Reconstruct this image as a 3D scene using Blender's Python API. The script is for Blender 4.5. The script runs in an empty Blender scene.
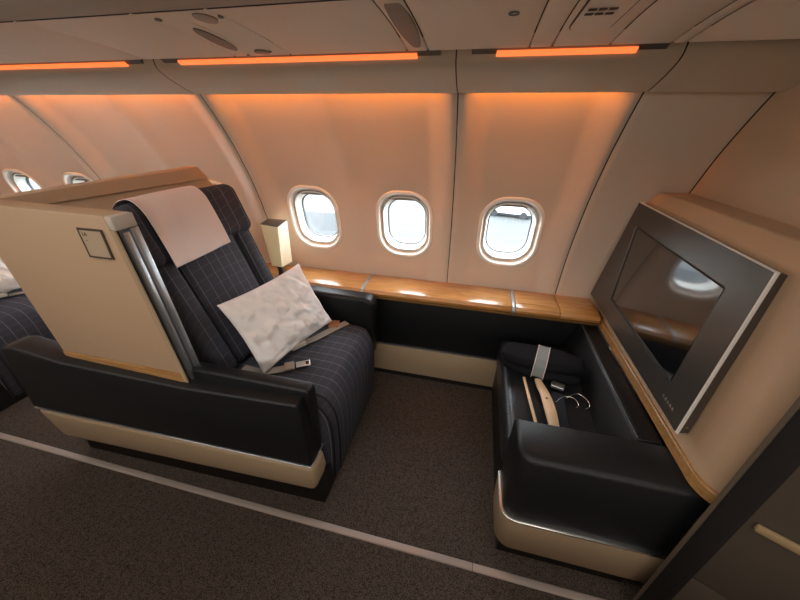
import bpy, bmesh, math, random
from mathutils import Vector, Matrix, noise
random.seed(4)
SC = bpy.context.scene
COL = SC.collection

# ---------------------------------------------------------------- camera, world, lights, exposure
H = 1.42
PITCH, YAW, ROLL, FPX = math.radians(28.35), math.radians(12.8), math.radians(.93), 320.0
fw = Vector((-math.sin(YAW)*math.cos(PITCH), math.cos(YAW)*math.cos(PITCH), -math.sin(PITCH)))
rt = Vector((math.cos(YAW), math.sin(YAW), 0)); up = rt.cross(fw)
rt, up = rt*math.cos(ROLL)+up*math.sin(ROLL), up*math.cos(ROLL)-rt*math.sin(ROLL)
cd = bpy.data.cameras.new('camera'); cam = bpy.data.objects.new('camera', cd); COL.objects.link(cam)
cd.sensor_fit = 'HORIZONTAL'; cd.sensor_width = 36.0; cd.lens = FPX/800*36.0
cd.clip_start = .02; cd.clip_end = 400
cam.matrix_world = Matrix(((rt.x, up.x, -fw.x, 0), (rt.y, up.y, -fw.y, 0), (rt.z, up.z, -fw.z, H), (0, 0, 0, 1)))
SC.camera = cam

w = bpy.data.worlds.new('overcast_sky'); SC.world = w; w.use_nodes = True
bgn = w.node_tree.nodes['Background']
bgn.inputs['Color'].default_value = (.88, .95, 1.0, 1); bgn.inputs['Strength'].default_value = 13.0

def area(name, loc, size, energy, color, rot=(0, 0, 0)):
    l = bpy.data.lights.new(name, 'AREA'); l.shape = 'RECTANGLE'; l.size, l.size_y = size
    l.energy = energy; l.color = color
    o = bpy.data.objects.new(name, l); COL.objects.link(o); o.location = loc; o.rotation_euler = rot
    return o
# cabin ceiling lights over the aisle and the middle of the cabin
area('ceiling_lamp_aisle', (-1.0, .05, 2.10), (6.0, .35), 16, (1, .93, .84))
area('ceiling_lamp_middle', (-1.0, -2.0, 2.14), (6.0, .8), 92, (1, .95, .89))

vs = SC.view_settings
vs.view_transform = 'Standard'; vs.look = 'None'; vs.gamma = 1.0; vs.use_curve_mapping = False
vs.exposure = 0.25

# ---------------------------------------------------------------- helpers
def S(r, g, b):
    f = lambda c: (c/255/12.92) if c/255 <= .04045 else ((c/255+.055)/1.055)**2.4
    return (f(r), f(g), f(b), 1)

def mat(name, color, rough=.5, metal=0.0, spec=.5, nscale=0, namt=0.0, bump=0.0, bscale=0, emit=None, estr=0, coat=0, stretch=None, trans=0):
    m = bpy.data.materials.new(name); m.use_nodes = True
    nt = m.node_tree; b = nt.nodes['Principled BSDF']
    b.inputs['Base Color'].default_value = color; b.inputs['Roughness'].default_value = rough
    b.inputs['Metallic'].default_value = metal; b.inputs['Specular IOR Level'].default_value = spec
    if coat: b.inputs['Coat Weight'].default_value = coat; b.inputs['Coat Roughness'].default_value = .12
    if trans: b.inputs['Transmission Weight'].default_value = trans
    if emit: b.inputs['Emission Color'].default_value = emit; b.inputs['Emission Strength'].default_value = estr
    if nscale or bscale:
        tc = nt.nodes.new('ShaderNodeTexCoord'); src = tc.outputs['Object']
        if stretch:
            mp = nt.nodes.new('ShaderNodeMapping'); mp.inputs['Scale'].default_value = stretch
            nt.links.new(src, mp.inputs['Vector']); src = mp.outputs['Vector']
    if nscale:
        n = nt.nodes.new('ShaderNodeTexNoise'); n.inputs['Scale'].default_value = nscale; n.inputs['Detail'].default_value = 5
        nt.links.new(src, n.inputs['Vector'])
        r = nt.nodes.new('ShaderNodeValToRGB')
        c = color
        r.color_ramp.elements[0].position = .3; r.color_ramp.elements[1].position = .7
        r.color_ramp.elements[0].color = tuple(max(0, x*(1-namt)) for x in c[:3])+(1,)
        r.color_ramp.elements[1].color = tuple(min(1, x*(1+namt)) for x in c[:3])+(1,)
        nt.links.new(n.outputs['Fac'], r.inputs['Fac']); nt.links.new(r.outputs['Color'], b.inputs['Base Color'])
    if bscale:
        n2 = nt.nodes.new('ShaderNodeTexNoise'); n2.inputs['Scale'].default_value = bscale; n2.inputs['Detail'].default_value = 3
        nt.links.new(src, n2.inputs['Vector'])
        bp = nt.nodes.new('ShaderNodeBump'); bp.inputs['Strength'].default_value = bump; bp.inputs['Distance'].default_value = .002
        nt.links.new(n2.outputs['Fac'], bp.inputs['Height']); nt.links.new(bp.outputs['Normal'], b.inputs['Normal'])
    return m

def N(nt, op, a, b=None, c=None):
    n = nt.nodes.new('ShaderNodeMath'); n.operation = op
    for i, v in enumerate((a, b, c)):
        if v is None: continue
        if isinstance(v, (int, float)): n.inputs[i].default_value = v
        else: nt.links.new(v, n.inputs[i])
    return n.outputs[0]

def fabric_material():
    m = mat('pinstripe_fabric', S(58, 59, 70), .85, spec=.25, bump=.25, bscale=900)
    nt = m.node_tree; b = nt.nodes['Principled BSDF']
    tc = nt.nodes.new('ShaderNodeTexCoord'); sp = nt.nodes.new('ShaderNodeSeparateXYZ')
    nt.links.new(tc.outputs['Object'], sp.inputs[0])
    def line(v, period, width):
        f = N(nt, 'FRACT', N(nt, 'DIVIDE', v, period))
        d = N(nt, 'ABSOLUTE', N(nt, 'SUBTRACT', f, .5))
        return N(nt, 'LESS_THAN', d, width/period/2)
    a = line(N(nt, 'ADD', sp.outputs['Y'], 10.0), .048, .0020)
    bb = line(N(nt, 'ADD', N(nt, 'SUBTRACT', sp.outputs['X'], sp.outputs['Z']), 10.0), .045, .0018)
    bb = N(nt, 'MULTIPLY', bb, .38)
    k = N(nt, 'MAXIMUM', a, bb)
    nz = nt.nodes.new('ShaderNodeTexNoise'); nz.inputs['Scale'].default_value = 300
    nt.links.new(tc.outputs['Object'], nz.inputs['Vector'])
    k = N(nt, 'MULTIPLY', k, N(nt, 'ADD', nz.outputs['Fac'], .25))
    mx = nt.nodes.new('ShaderNodeMix'); mx.data_type = 'RGBA'
    nt.links.new(k, mx.inputs['Factor']); mx.inputs[6].default_value = S(63, 63, 71); mx.inputs[7].default_value = S(132, 132, 140)
    nt.links.new(mx.outputs[2], b.inputs['Base Color'])
    return m

def carpet_material():
    m = mat('tweed_carpet', S(70, 58, 52), .95, spec=.1)
    nt = m.node_tree; b = nt.nodes['Principled BSDF']
    tc = nt.nodes.new('ShaderNodeTexCoord')
    ck = nt.nodes.new('ShaderNodeTexVoronoi'); ck.inputs['Scale'].default_value = 230; ck.inputs['Randomness'].default_value = .45
    nt.links.new(tc.outputs['Object'], ck.inputs['Vector'])
    nz = nt.nodes.new('ShaderNodeTexNoise'); nz.inputs['Scale'].default_value = 60; nz.inputs['Detail'].default_value = 6
    nt.links.new(tc.outputs['Object'], nz.inputs['Vector'])
    k = N(nt, 'ADD', N(nt, 'MULTIPLY', ck.outputs['Distance'], .9), N(nt, 'MULTIPLY', nz.outputs['Fac'], .28))
    r = nt.nodes.new('ShaderNodeValToRGB')
    r.color_ramp.elements[0].position = .2; r.color_ramp.elements[0].color = S(124, 112, 103)
    r.color_ramp.elements[1].position = .8; r.color_ramp.elements[1].color = S(42, 35, 32)
    nt.links.new(k, r.inputs['Fac']); nt.links.new(r.outputs['Color'], b.inputs['Base Color'])
    bp = nt.nodes.new('ShaderNodeBump'); bp.inputs['Strength'].default_value = .6; bp.inputs['Distance'].default_value = .003; bp.invert = True
    nt.links.new(ck.outputs['Distance'], bp.inputs['Height']); nt.links.new(bp.outputs['Normal'], b.inputs['Normal'])
    return m

def wood_material(name, c1, c2, rough, coat):
    m = mat(name, c1, rough, coat=coat)
    nt = m.node_tree; b = nt.nodes['Principled BSDF']
    tc = nt.nodes.new('ShaderNodeTexCoord'); mp = nt.nodes.new('ShaderNodeMapping'); mp.inputs['Scale'].default_value = (3, 26, 40)
    nt.links.new(tc.outputs['Object'], mp.inputs[0])
    nz = nt.nodes.new('ShaderNodeTexNoise'); nz.inputs['Scale'].default_value = 3; nz.inputs['Detail'].default_value = 8; nz.inputs['Distortion'].default_value = .6
    nt.links.new(mp.outputs[0], nz.inputs['Vector'])
    r = nt.nodes.new('ShaderNodeValToRGB')
    r.color_ramp.elements[0].position = .3; r.color_ramp.elements[0].color = c2
    r.color_ramp.elements[1].position = .7; r.color_ramp.elements[1].color = c1
    nt.links.new(nz.outputs['Fac'], r.inputs['Fac']); nt.links.new(r.outputs['Color'], b.inputs['Base Color'])
    return m

M = dict(
    wall=mat('sidewall_plastic', S(216, 202, 186), .42, nscale=1.5, namt=.03),
    cornice=mat('cornice_plastic', S(214, 204, 190), .45),
    bin=mat('bin_plastic', S(240, 232, 220), .5, bump=.1, bscale=700),
    bindoor=mat('bin_door_plastic', S(186, 178, 168), .55, bump=.1, bscale=700),
    front=mat('front_wall_laminate', S(196, 172, 146), .6, nscale=500, namt=.05),
    carpet=carpet_material(),
    fabric=fabric_material(),
    fabric_dark=mat('plain_dark_fabric', S(42, 43, 52), .9, spec=.2, bump=.2, bscale=700),
    piping=mat('piping_black', S(22, 22, 26), .7),
    leather=mat('black_leather', S(21, 22, 24), .45, spec=.4, bump=.35, bscale=260),
    leather_crease=mat('creased_black_leather', S(33, 35, 39), .34, bump=.9, bscale=45, stretch=(1.0, 2.2, 1)),
    gloss=mat('glossy_leather_piping', S(70, 72, 74), .25),
    cream=mat('cream_laminate', S(178, 155, 126), .45),
    shell=mat('shell_laminate', S(190, 160, 130), .5, nscale=400, namt=.025),
    cap=mat('shell_cap_plastic', S(196, 186, 172), .45),
    plinth=mat('dark_plinth', S(26, 20, 19), .7),
    wood=wood_material('varnished_beech', S(222, 166, 100), S(192, 128, 66), .25, .5),
    woodtrim=wood_material('oak_edge', S(184, 140, 88), S(150, 106, 58), .38, .2),
    chrome=mat('satin_metal', S(215, 215, 212), .25, metal=1),
    alu=mat('brushed_aluminium', S(196, 200, 204), .32, metal=.9),
    steel=mat('grey_metal_frame', S(120, 122, 124), .4, metal=.7),
    whiteedge=mat('pale_metal_edge', S(235, 232, 226), .35, metal=.15),
    bandmetal=mat('ledge_band_metal', S(178, 186, 190), .3, metal=.3),
    black=mat('black_gap', S(14, 14, 15), .6),
    bezel=mat('monitor_frame_gloss', S(88, 84, 80), .34, metal=.6, spec=.6),
    mside=mat('monitor_side', S(92, 84, 76), .45, metal=.4),
    screen=mat('screen_glass', S(16, 17, 20), .07, spec=1.0, coat=.6),
    cotton=mat('pillow_cotton', S(248, 242, 239), .85, spec=.2, bump=.35, bscale=120),
    cloth=mat('headrest_cloth', S(238, 220, 212), .9, spec=.15, bump=.3, bscale=300),
    strap=mat('grey_webbing', S(158, 148, 136), .8),
    trim=mat('window_trim_plastic', S(248, 244, 236), .5),
    reveal=mat('window_reveal_plastic', S(236, 236, 230), .4),
    channel=mat('window_channel', S(205, 199, 188), .5),
    gasket=mat('window_gasket', S(60, 64, 64), .6),
    shade=mat('window_shade', S(150, 134, 118), .6),
    lampshade=mat('lamp_shade_plastic', S(240, 230, 208), .4, emit=(1, .66, .25, 1), estr=.16),
    lampcap=mat('lamp_cap', S(112, 110, 108), .4, metal=.4),
    orange=mat('orange_led', S(255, 150, 80), .5, emit=(1, .21, .055, 1), estr=.95),
    cove=mat('orange_cove_led', S(255, 150, 80), .5, emit=(1, .30, .055, 1), estr=56.0),
    closet=mat('closet_laminate', S(76, 66, 57), .6, bump=.1, bscale=400),
    closetpost=mat('closet_post', S(92, 80, 68), .5),
    handle=mat('closet_handle', S(150, 128, 92), .45),
    dark=mat('grey_lens', S(112, 112, 108), .35, bump=.5, bscale=900),
    lens=mat('spot_lens', S(150, 144, 136), .3),
    ink=mat('printed_ink', S(84, 72, 64), .7),
    plate=mat('number_plate', S(186, 166, 140), .45),
    frame=mat('number_plate_frame', S(78, 66, 58), .45),
    slipper=mat('slipper_felt', S(30, 30, 33), .95, spec=.1, bump=.4, bscale=500),
    band=mat('grey_paper_band', S(140, 146, 146), .6),
    hanger=mat('hanger_wood', S(240, 210, 172), .45, nscale=20, namt=.08, stretch=(8, 1, 8)),
    brown=mat('brown_card', S(172, 118, 84), .7),
    striplight=mat('aisle_strip_metal', S(196, 184, 178), .4, metal=.3),
    aprongrey=mat('apron_concrete', S(57, 59, 59), .9, nscale=.12, namt=.3),
    line=mat('apron_line', S(44, 46, 47), .9),
    carpaint=mat('white_car_paint', S(235, 235, 235), .3),
    tyre=mat('tyre_rubber', S(30, 32, 36), .8),
    carglass=mat('car_glass', S(40, 46, 56), .2),
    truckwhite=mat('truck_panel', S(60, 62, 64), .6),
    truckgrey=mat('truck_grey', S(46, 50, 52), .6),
)
gm = bpy.data.materials.new('window_glass'); gm.use_nodes = True
nt = gm.node_tree; nt.nodes.remove(nt.nodes['Principled BSDF'])
tr = nt.nodes.new('ShaderNodeBsdfTransparent'); tr.inputs[0].default_value = (.93, .96, .97, 1)
gl = nt.nodes.new('ShaderNodeBsdfGlossy'); gl.inputs['Roughness'].default_value = .03
mxs = nt.nodes.new('ShaderNodeMixShader'); mxs.inputs[0].default_value = .06
nt.links.new(tr.outputs[0], mxs.inputs[1]); nt.links.new(gl.outputs[0], mxs.inputs[2])
nt.links.new(mxs.outputs[0], nt.nodes['Material Output'].inputs[0]); M['glass'] = gm

def put(name, verts, faces, m, parent=None, smooth=True, sharp=38):
    me = bpy.data.meshes.new(name)
    me.from_pydata([tuple(v) for v in verts], [], [tuple(f) for f in faces]); me.update()
    if isinstance(m, str): m = M[m]
    me.materials.append(m)
    if smooth:
        me.polygons.foreach_set('use_smooth', [True]*len(me.polygons))
        try: me.set_sharp_from_angle(angle=math.radians(sharp))
        except Exception: pass
    o = bpy.data.objects.new(name, me); COL.objects.link(o)
    if parent: o.parent = parent
    return o

def empty(name, loc=(0, 0, 0)):
    o = bpy.data.objects.new(name, None); COL.objects.link(o); o.location = loc; o.empty_display_size = .1
    return o
def tag(o, label=None, cat=None, group=None, kind=None):
    if label: o['label'] = label
    if cat: o['category'] = cat
    if group: o['group'] = group
    if kind: o['kind'] = kind
    return o

def bm_put(name, bm, m, parent=None, smooth=True, sharp=38):
    bmesh.ops.recalc_face_normals(bm, faces=bm.faces)
    vs = [v.co.copy() for v in bm.verts]; bm.verts.index_update()
    fs = [[v.index for v in f.verts] for f in bm.faces]; bm.free()
    return put(name, vs, fs, m, parent, smooth, sharp)

def box(name, x0, x1, y0, y1, z0, z1, m, parent=None, bev=0.0, seg=2, fn=None):
    bm = bmesh.new(); bmesh.ops.create_cube(bm, size=1)
    for v in bm.verts: v.co = Vector(((x0+x1)/2+v.co.x*(x1-x0), (y0+y1)/2+v.co.y*(y1-y0), (z0+z1)/2+v.co.z*(z1-z0)))
    if bev: bmesh.ops.bevel(bm, geom=bm.edges[:], offset=bev, segments=seg, affect='EDGES', profile=.5)
    if fn:
        for v in bm.verts: v.co = Vector(fn(v.co))
    return bm_put(name, bm, m, parent, smooth=bool(bev))

def prism(name, poly, axis, a0, a1, m, parent=None, bev=0.0, seg=2, fn=None, sharp=38, minang=20):
    """poly: 2D points. axis 'x': (y,z); 'y': (x,z); 'z': (x,y)."""
    def P(p, a): return {'x': (a, p[0], p[1]), 'y': (p[0], a, p[1]), 'z': (p[0], p[1], a)}[axis]
    bm = bmesh.new()
    A = [bm.verts.new(P(p, a0)) for p in poly]; B = [bm.verts.new(P(p, a1)) for p in poly]; n = len(poly)
    bm.faces.new(A); bm.faces.new(B[::-1])
    for i in range(n): bm.faces.new((A[i], B[i], B[(i+1) % n], A[(i+1) % n]))
    bmesh.ops.recalc_face_normals(bm, faces=bm.faces)
    if bev:
        es = [e for e in bm.edges if e.calc_face_angle(0) > math.radians(minang)]
        bmesh.ops.bevel(bm, geom=es, offset=bev, segments=seg, affect='EDGES', profile=.5, clamp_overlap=True)
    if fn:
        for v in bm.verts: v.co = Vector(fn(v.co))
    return bm_put(name, bm, m, parent, smooth=True, sharp=sharp)

def rbox(name, size, r, m, parent=None, n=(10, 10, 10), fn=None, cs=4):
    """rounded box centred on the origin, all surfaces gridded so fn can bend it"""
    hs = [s/2 for s in size]; cr = []
    for k in range(3):
        h = hs[k]; rr = min(r, h*.999); inner = h-rr
        c = [-h+rr*(1-math.cos(i/cs*math.pi/2)) if False else -h+rr*i/cs for i in range(cs)]
        c += [-inner+2*inner*i/n[k] for i in range(n[k]+1)] if inner > 1e-4 else [0]
        c += [-x for x in c[:cs][::-1]]
        cr.append(c)
    verts = []; idx = {}; faces = []
    def vid(p):
        key = tuple(round(x, 6) for x in p)
        if key not in idx:
            q = [max(-(hs[k]-min(r, hs[k]*.999)), min(hs[k]-min(r, hs[k]*.999), p[k])) for k in range(3)]
            d = Vector([p[k]-q[k] for k in range(3)])
            v = Vector(q)
            if d.length > 1e-9: v = v+d.normalized()*r
            idx[key] = len(verts); verts.append(v)
        return idx[key]
    for k in range(3):
        a, b = (k+1) % 3, (k+2) % 3
        for s in (-1, 1):
            for i in range(len(cr[a])-1):
                for j in range(len(cr[b])-1):
                    q = []
                    for (ii, jj) in ((i, j), (i+1, j), (i+1, j+1), (i, j+1)):
                        p = [0, 0, 0]; p[k] = s*hs[k]; p[a] = cr[a][ii]; p[b] = cr[b][jj]; q.append(vid(p))
                    if s < 0: q = q[::-1]
                    if len(set(q)) > 2: faces.append(q)
    if fn: verts = [Vector(fn(v)) for v in verts]
    return put(name, verts, faces, m, parent, True, 60)

def tube(name, pts, r, m, parent=None, seg=8, closed=False, flat=None):
    """round tube along pts (flat=(w,h): rectangular strap, width along the horizontal side vector)"""
    pts = [Vector(p) for p in pts]; n = len(pts); verts = []; faces = []
    prev = None
    for i in range(n):
        a = pts[(i-1) % n] if (closed or i) else pts[0]; b = pts[(i+1) % n] if (closed or i < n-1) else pts[-1]
        t = (b-a).normalized()
        u = prev if prev is not None else (Vector((0, 0, 1)) if abs(t.z) < .9 else Vector((1, 0, 0)))
        s = t.cross(u).normalized(); u = s.cross(t).normalized(); prev = u
        if flat:
            for (x, y) in ((-1, -1), (1, -1), (1, 1), (-1, 1)): verts.append(pts[i]+s*x*flat[0]/2+u*y*flat[1]/2)
        else:
            for k in range(seg):
                an = 2*math.pi*k/seg; verts.append(pts[i]+(s*math.cos(an)+u*math.sin(an))*r)
    q = 4 if flat else seg
    for i in range(n if closed else n-1):
        for k in range(q):
            faces.append((i*q+k, i*q+(k+1) % q, ((i+1) % n)*q+(k+1) % q, ((i+1) % n)*q+k))
    if not closed: faces += [tuple(range(q))[::-1], tuple((n-1)*q+k for k in range(q))]
    bm = bmesh.new(); bv = [bm.verts.new(v) for v in verts]
    for f in faces:
        try: bm.faces.new([bv[i] for i in f])
        except ValueError: pass
    return bm_put(name, bm, m, parent, True, 50)

def catmull(pts, n=8, closed=False):
    pts = [Vector(p) for p in pts]; out = []; L = len(pts)
    for i in range(L if closed else L-1):
        g = (lambda k: pts[k % L]) if closed else (lambda k: pts[max(0, min(L-1, k))])
        p0, p1, p2, p3 = g(i-1), g(i), g(i+1), g(i+2)
        for j in range(n):
            t = j/n
            out.append(.5*((2*p1)+(p2-p0)*t+(2*p0-5*p1+4*p2-p3)*t*t+(3*p1-p0-3*p2+p3)*t**3))
    if not closed: out.append(pts[-1])
    return out

def rrect(w_, h_, r, n=6):
    out = []
    for (cx, cy, a0) in ((w_/2-r, h_/2-r, 0), (-w_/2+r, h_/2-r, 90), (-w_/2+r, -h_/2+r, 180), (w_/2-r, -h_/2+r, 270)):
        for i in range(n+1):
            a = math.radians(a0+90*i/n); out.append((cx+r*math.cos(a), cy+r*math.sin(a)))
    return out

def rings(name, loops, m, parent=None, cap0=False, cap1=False, sharp=40):
    """skin a list of equal-length closed loops"""
    n = len(loops[0]); verts = [p for l in loops for p in l]; faces = []
    for i in range(len(loops)-1):
        for k in range(n): faces.append((i*n+k, i*n+(k+1) % n, (i+1)*n+(k+1) % n, (i+1)*n+k))
    if cap0: faces.append(tuple(range(n))[::-1])
    if cap1: faces.append(tuple((len(loops)-1)*n+k for k in range(n)))
    bm = bmesh.new(); bv = [bm.verts.new(v) for v in verts]
    for f in faces: bm.faces.new([bv[i] for i in f])
    return bm_put(name, bm, m, parent, True, sharp)

def text(name, body, size, m, parent, mw, depth=.0004):
    cu = bpy.data.curves.new(name, 'FONT'); cu.body = body; cu.size = size; cu.extrude = depth
    cu.align_x = 'CENTER'; cu.align_y = 'CENTER'
    tmp = bpy.data.objects.new(name, cu); COL.objects.link(tmp)
    dg = bpy.context.evaluated_depsgraph_get(); me = bpy.data.meshes.new_from_object(tmp.evaluated_get(dg))
    bpy.data.objects.remove(tmp)
    me.transform(mw); me.materials.clear(); me.materials.append(M[m])
    o = bpy.data.objects.new(name, me); COL.objects.link(o); o.parent = parent
    return o

def lerp(a, b, t): return a+(b-a)*t
def sstep(a, b, x):
    t = max(0, min(1, (x-a)/(b-a))); return t*t*(3-2*t)

# ---------------------------------------------------------------- side wall
PROF = [(.50, 1.712), (.65, 1.704), (.80, 1.688), (.955, 1.655), (1.15, 1.590), (1.30, 1.518), (1.39, 1.465), (1.53, 1.362), (1.64, 1.26), (1.72, 1.17)]
def wy(z):
    for i in range(len(PROF)-1):
        if z <= PROF[i+1][0] or i == len(PROF)-2:
            g = lambda k: PROF[max(0, min(len(PROF)-1, k))]
            z1, y1 = g(i); z2, y2 = g(i+1); m1 = (g(i+1)[1]-g(i-1)[1])/(g(i+1)[0]-g(i-1)[0]); m2 = (g(i+2)[1]-g(i)[1])/(g(i+2)[0]-g(i)[0])
            h = z2-z1; t = (z-z1)/h
            return (2*t**3-3*t*t+1)*y1+(t**3-2*t*t+t)*h*m1+(-2*t**3+3*t*t)*y2+(t**3-t*t)*h*m2
SEAMS = [-4.43, -3.35, -2.27, -1.19, -.11, .48, .84]
WINX = {(-4.43, -3.35): (-4.15, -3.615), (-3.35, -2.27): (-3.06, -2.525), (-2.27, -1.19): (-2.06, -1.525), (-1.19, -.11): (-.895, -.368), (-.11, .48): (.182,), (.48, .84): ()}
WZ = .948; WW, WH = .296, .364      # outer window trim
def bay(a, b, x, z):
    if (a, b) == (.48, .84): return -.001
    e = min(x-a, b-x)
    d = .046*sstep(.008, .13, e)
    if b-a > .8:
        c = (a+b)/2+.01; d -= .017*math.exp(-((x-c)/.055)**2)
    return d*lerp(.35, 1, sstep(.62, 1.3, z))

wall = tag(empty('wall_left', (0, 0, 0)), 'curved cream cabin side wall of panels with oval windows', kind='structure')
windows = []
def win_d(x, z, cx, w_, h_, r):
    dx = abs(x-cx)-(w_/2-r); dz = abs(z-WZ)-(h_/2-r)
    return math.hypot(max(dx, 0), max(dz, 0))+min(max(dx, dz), 0)-r
for (a, b), wins in WINX.items():
    x0, x1 = a+.0022, b-.0022
    nx = max(16, int((x1-x0)/.011)); z0, z1 = .56, 1.665; nz = 92
    verts = []; faces = []
    for j in range(nz+1):
        z = lerp(z0, z1, j/nz)
        for i in range(nx+1):
            x = lerp(x0, x1, i/nx); y = wy(z)+bay(a, b, x, z)
            e = min(x-x0, x1-x); y += .004*(1-sstep(0, .006, e))
            for cx in wins:      # gentle dish round every window
                y += .006*math.exp(-(max(0, win_d(x, z, cx, WW, WH, .12))/.03)**2)
            verts.append((x, y, z))
    for j in range(nz):
        for i in range(nx):
            q = (j*(nx+1)+i, j*(nx+1)+i+1, (j+1)*(nx+1)+i+1, (j+1)*(nx+1)+i)
            cxx = sum(verts[k][0] for k in q)/4; cz = sum(verts[k][2] for k in q)/4
            if any(win_d(cxx, cz, cx, WW, WH, .12) < -.003 for cx in wins): continue
            faces.append(q)
    put('sidewall_panel', verts, faces, 'wall', wall, True, 80)
    for cx in wins: windows.append((cx, a, b))
# dark backing behind the joints
bk = []
for j in range(30):
    z = lerp(.3, 1.72, j/29); bk += [(-4.6, wy(max(.5, z))+.012, z), (.86, wy(max(.5, z))+.012, z)]
def seam_strip(xs):
    vs = []; fs = []
    for j in range(40):
        z = lerp(.56, 1.66, j/39); y = wy(z)+.010
        vs += [(xs-.012, y, z), (xs+.012, y, z)]
        if j: fs.append((2*j-2, 2*j-1, 2*j+1, 2*j))
    return vs, fs
for xs in SEAMS[1:-1]: put('joint_seal', *seam_strip(xs), 'black', wall)
# outer skin so no sky shows round the panels (cut open at the windows by simple bays)
def skin():
    vs = []; fs = []
    xs = [-4.6]
    for (cx, a, b) in sorted(windows): xs += [cx-.14, cx+.14]
    xs += [2.6]
    zs = [.0, WZ-.18, WZ+.18, 2.22]
    def Y(z): return wy(min(1.70, max(.5, z)))+.11
    for i in range(len(xs)-1):
        for j in range(3):
            if i % 2 == 1 and j == 1: continue
            n = 8
            for k in range(n):
                za, zb = lerp(zs[j], zs[j+1], k/n), lerp(zs[j], zs[j+1], (k+1)/n)
                o = len(vs); vs += [(xs[i], Y(za), za), (xs[i+1], Y(za), za), (xs[i+1], Y(zb), zb), (xs[i], Y(zb), zb)]; fs.append((o, o+1, o+2, o+3))
    return vs, fs
put('outer_skin', *skin(), 'plinth', wall)

def wloop(cx, a, b, w_, h_, r, off):
    out = []
    for (px, pz) in rrect(w_, h_, r, 8):
        x = cx+px; z = WZ+pz
        out.append(Vector((x, wy(z)+bay(a, b, x, z)+.005+off, z)))
    return out
for n_, (cx, a, b) in enumerate(sorted(windows, key=lambda t: -t[0])):
    pos = ['with a white car in view outside', 'in the middle of the three clear ones, apron lines outside', 'just beside the small box lamp, with a white truck outside'][n_] if n_ < 3 else 'further back along the cabin behind the seat shell'
    wn = tag(empty('window_%d' % (n_+1), (0, 0, 0)), 'rounded cabin window ' + pos, kind='structure')
    L = lambda w_, h_, r, off: wloop(cx, a, b, w_, h_, r, off)
    rings('trim_ring', [L(WW+.018, WH+.018, .128, .003), L(WW+.014, WH+.014, .126, -.003), L(WW+.006, WH+.006, .122, -.006), L(WW-.004, WH-.004, .118, -.007), L(WW-.016, WH-.016, .112, -.004), L(WW-.022, WH-.022, .11, .004)], 'trim', wn)
    rings('inner_channel', [L(WW-.022, WH-.022, .11, .004), L(WW-.032, WH-.034, .105, .022), L(WW-.046, WH-.048, .10, .026)], 'channel', wn)
    rings('reveal', [L(WW-.046, WH-.048, .10, .026), L(WW-.056, WH-.066, .095, .02), L(WW-.066, WH-.082, .09, .045), L(WW-.076, WH-.096, .086, .075)], 'reveal', wn)
    rings('gasket', [L(WW-.076, WH-.096, .086, .075), L(WW-.086, WH-.106, .08, .073), L(WW-.086, WH-.106, .08, .09)], 'gasket', wn)
    lp = L(WW-.078, WH-.098, .085, .084)
    put('pane', lp, [tuple(range(len(lp)))], 'glass', wn, False)
    # lower edge of the raised blind at the top of the opening
    za, zb = WZ+WH/2-.046, WZ+WH/2-.022
    hw = .084
    vs_ = []
    for (z, d) in ((za, .029), (zb, .029), (zb, .036), (za, .036)):
        for x in (cx-hw, cx+hw): vs_.append((x, wy(z)+bay(a, b, x, z)+d, z))
    put('blind_edge', vs_, [(0, 1, 3, 2), (2, 3, 5, 4), (4, 5, 7, 6), (6, 7, 1, 0), (0, 2, 4, 6), (1, 7, 5, 3)], 'shade', wn, False)
    # the lamp-sampling portal of this real opening
    if n_ < 3:
        pl = area('window_portal', (cx, wy(WZ)+.16, WZ), (WW, WH), 1, (1, 1, 1), (math.radians(-90-14), 0, 0)); pl.data.cycles.is_portal = True

# ---------------------------------------------------------------- cornice, bin underside
corn = tag(empty('trim_1'), 'grey beige cornice above the window panels', kind='structure')
CP = [(1.338, 1.548), (1.352, 1.536), (1.346, 1.529), (1.325, 1.530), (1.27, 1.548), (1.215, 1.572), (1.182, 1.598), (1.178, 1.64)]
for i in range(len(SEAMS)-1):
    a, b = SEAMS[i]+.002, SEAMS[i+1]-.002
    pr = catmull([(y, z, 0) for (y, z) in CP], 4)
    last = i == len(SEAMS)-2
    vs_ = []; fs = []
    nx = 40
    for k in range(nx+1):
        x = lerp(a, b, k/nx); e = min(x-a, b-x)
        t = 1-sstep(.02, .07, e)                      # at the joints the lip curls back to the wall
        if last: t = 1
        for q, p in enumerate(pr):
            f = max(0, 1-q/10)*t
            vs_.append((x, p.x+.022*f, p.y-.004*f+(.003*(1-sstep(0, .006, e)))))
    n = len(pr)
    for k in range(nx):
        for q in range(n-1): fs.append((k*n+q, (k+1)*n+q, (k+1)*n+q+1, k*n+q+1))
    put('cornice_panel', vs_, fs, 'cornice', corn, True, 60)
for xs in SEAMS[1:-1]:
    pr = catmull([(y, z, 0) for (y, z) in CP[1:]], 4)
    vs_ = []; fs = []
    for k, p in enumerate(pr):
        vs_ += [(xs-.012, p.x+.004, p.y+.004), (xs+.012, p.x+.004, p.y+.004)]
        if k: fs.append((2*k-2, 2*k-1, 2*k+1, 2*k))
    put('joint_seal', vs_, fs, 'black', corn)

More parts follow.
